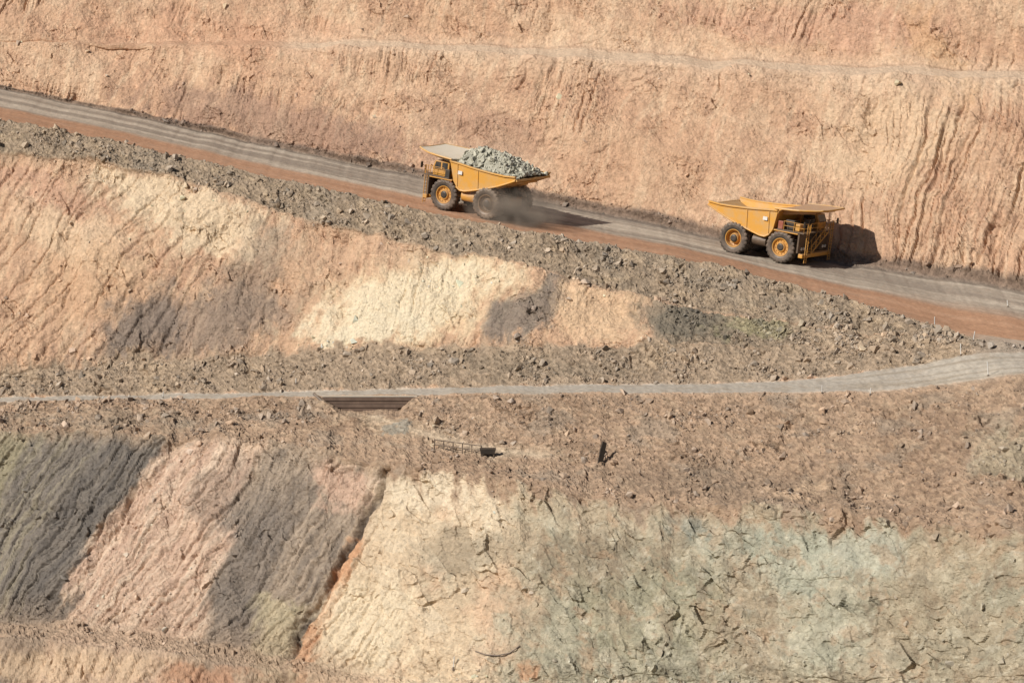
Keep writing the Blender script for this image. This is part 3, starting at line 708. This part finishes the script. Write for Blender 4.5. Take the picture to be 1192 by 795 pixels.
lean_(bm);obj_bm(bm,'timber_planks',WOOD,root,.01)
bm=bmesh.new();box(bm,-.1,Lw+.1,-.12,.5,-.06,.05);lean_(bm);obj_bm(bm,'cap_beam',CONC,root,.01)
bm=bmesh.new();cyl(bm,(-.9,-.45,.3),(3.2,-1.1,-2.0),.15,8);obj_bm(bm,'sloping_beam',IRON,root)
p0=surf(506,524);p1=surf(560,531)
root=bpy.data.objects.new('guard_rail_fence',None);sc.collection.objects.link(root);root.location=p0;place(root,'low rusty pipe railing beside the rubble track','fence')
d=p1-p0
bm=bmesh.new()
for z in(.6,1.1):cyl(bm,(0,0,z),(d.x,d.y,d.z+z),.055,6)
obj_bm(bm,'rail',IRON,root)
for k in range(6):
    q_=d*(k/5);bm=bmesh.new();cyl(bm,(q_.x,q_.y,q_.z-.4),(q_.x,q_.y,q_.z+1.15),.06,6);obj_bm(bm,'post',IRON,root)
p=surf(568,532);root=bpy.data.objects.new('steel_trough',None);sc.collection.objects.link(root);root.location=p;place(root,'black steel trough on short legs by the railing','trough')
bm=bmesh.new();prism(bm,[(-.7,.35),(.7,.35),(.85,.9),(-.85,.9)],-.35,.35);obj_bm(bm,'trough_body',DK,root,.03)
for x in(-.6,.6):
    bm=bmesh.new();box(bm,x-.06,x+.06,-.3,.3,-.3,.349);obj_bm(bm,'leg',IRON,root)
p=surf(699,536);bm=bmesh.new();prism(bm,[(-.25,-.4),(.25,-.4),(.55,1.9),(.12,2.1),(-.08,1.2)],-.12,.12);o=obj_bm(bm,'steel_post',DK,None,.02);o.location=p+Vector((0,-.4,0));o.rotation_euler=(0,.08,.3);place(o,'leaning dark steel slab standing in the rubble','post')
mp=[(1088,379,.9),(1133,397,1.0),(1118,414,1.2),(1150,438,1.4),(1173,357,.7),(1013,459,.7),(957,458,.8),(190,463,.7),(120,466,.5),(150,465,.5),(345,447,.6),(528,778,1.2)]
for i,(u,v_,h) in enumerate(mp):
    p=surf(u,v_);root=bpy.data.objects.new('marker_post',None);sc.collection.objects.link(root);root.location=p
    root.rotation_euler=(random.uniform(-.1,.1),random.uniform(-.15,.15),0)
    place(root,'thin white marker post with a dark base','marker post','white marker posts along the roads')
    bm=bmesh.new();cyl(bm,(0,0,-.15),(0,0,h),.05,8);cyl(bm,(0,0,h),(0,0,h+.05),.05,8,.02);obj_bm(bm,'pole',WH,root)
    bm=bmesh.new();cyl(bm,(0,0,-.2),(0,0,.14),.14,8,.09);obj_bm(bm,'base',IRON,root)
pts=[surf(u,v_)+Vector((0,-.15,.1)) for u,v_ in((553,758),(566,762),(580,763),(594,760),(605,752))]
bm=bmesh.new();tube(bm,pts,.07,8);o=obj_bm(bm,'drain_hose',IRON);place(o,'black drain hose sagging across the rock face','hose')
# ---------------------------------------------------------------- light
EL=38
to=Vector((-.88,-.475,0)).normalized()*math.cos(math.radians(EL))+Vector((0,0,math.sin(math.radians(EL))))
sl=bpy.data.lights.new('sun','SUN');sl.energy=5;sl.angle=math.radians(.5);sl.color=(1,.955,.89)
so=bpy.data.objects.new('sun',sl);sc.collection.objects.link(so);so.rotation_euler=(-to).to_track_quat('-Z','Y').to_euler();so.location=(0,0,300)
w=bpy.data.worlds.new('World');sc.world=w;w.use_nodes=True;nt=w.node_tree
sk=nt.nodes.new('ShaderNodeTexSky');sk.sky_type='NISHITA';sk.sun_disc=False;sk.sun_elevation=math.radians(EL);sk.sun_rotation=math.atan2(to.x,to.y)%(2*math.pi)
nt.links.new(sk.outputs[0],nt.nodes['Background'].inputs[0]);nt.nodes['Background'].inputs[1].default_value=.05
cd=bpy.data.cameras.new('camera');co=bpy.data.objects.new('camera',cd);sc.collection.objects.link(co)
co.location=(0,0,CZ);co.rotation_euler=(math.pi/2-PITCH,0,0);cd.sensor_width=36;cd.lens=36*FP/1192;cd.clip_start=1;cd.clip_end=3000
sc.camera=co
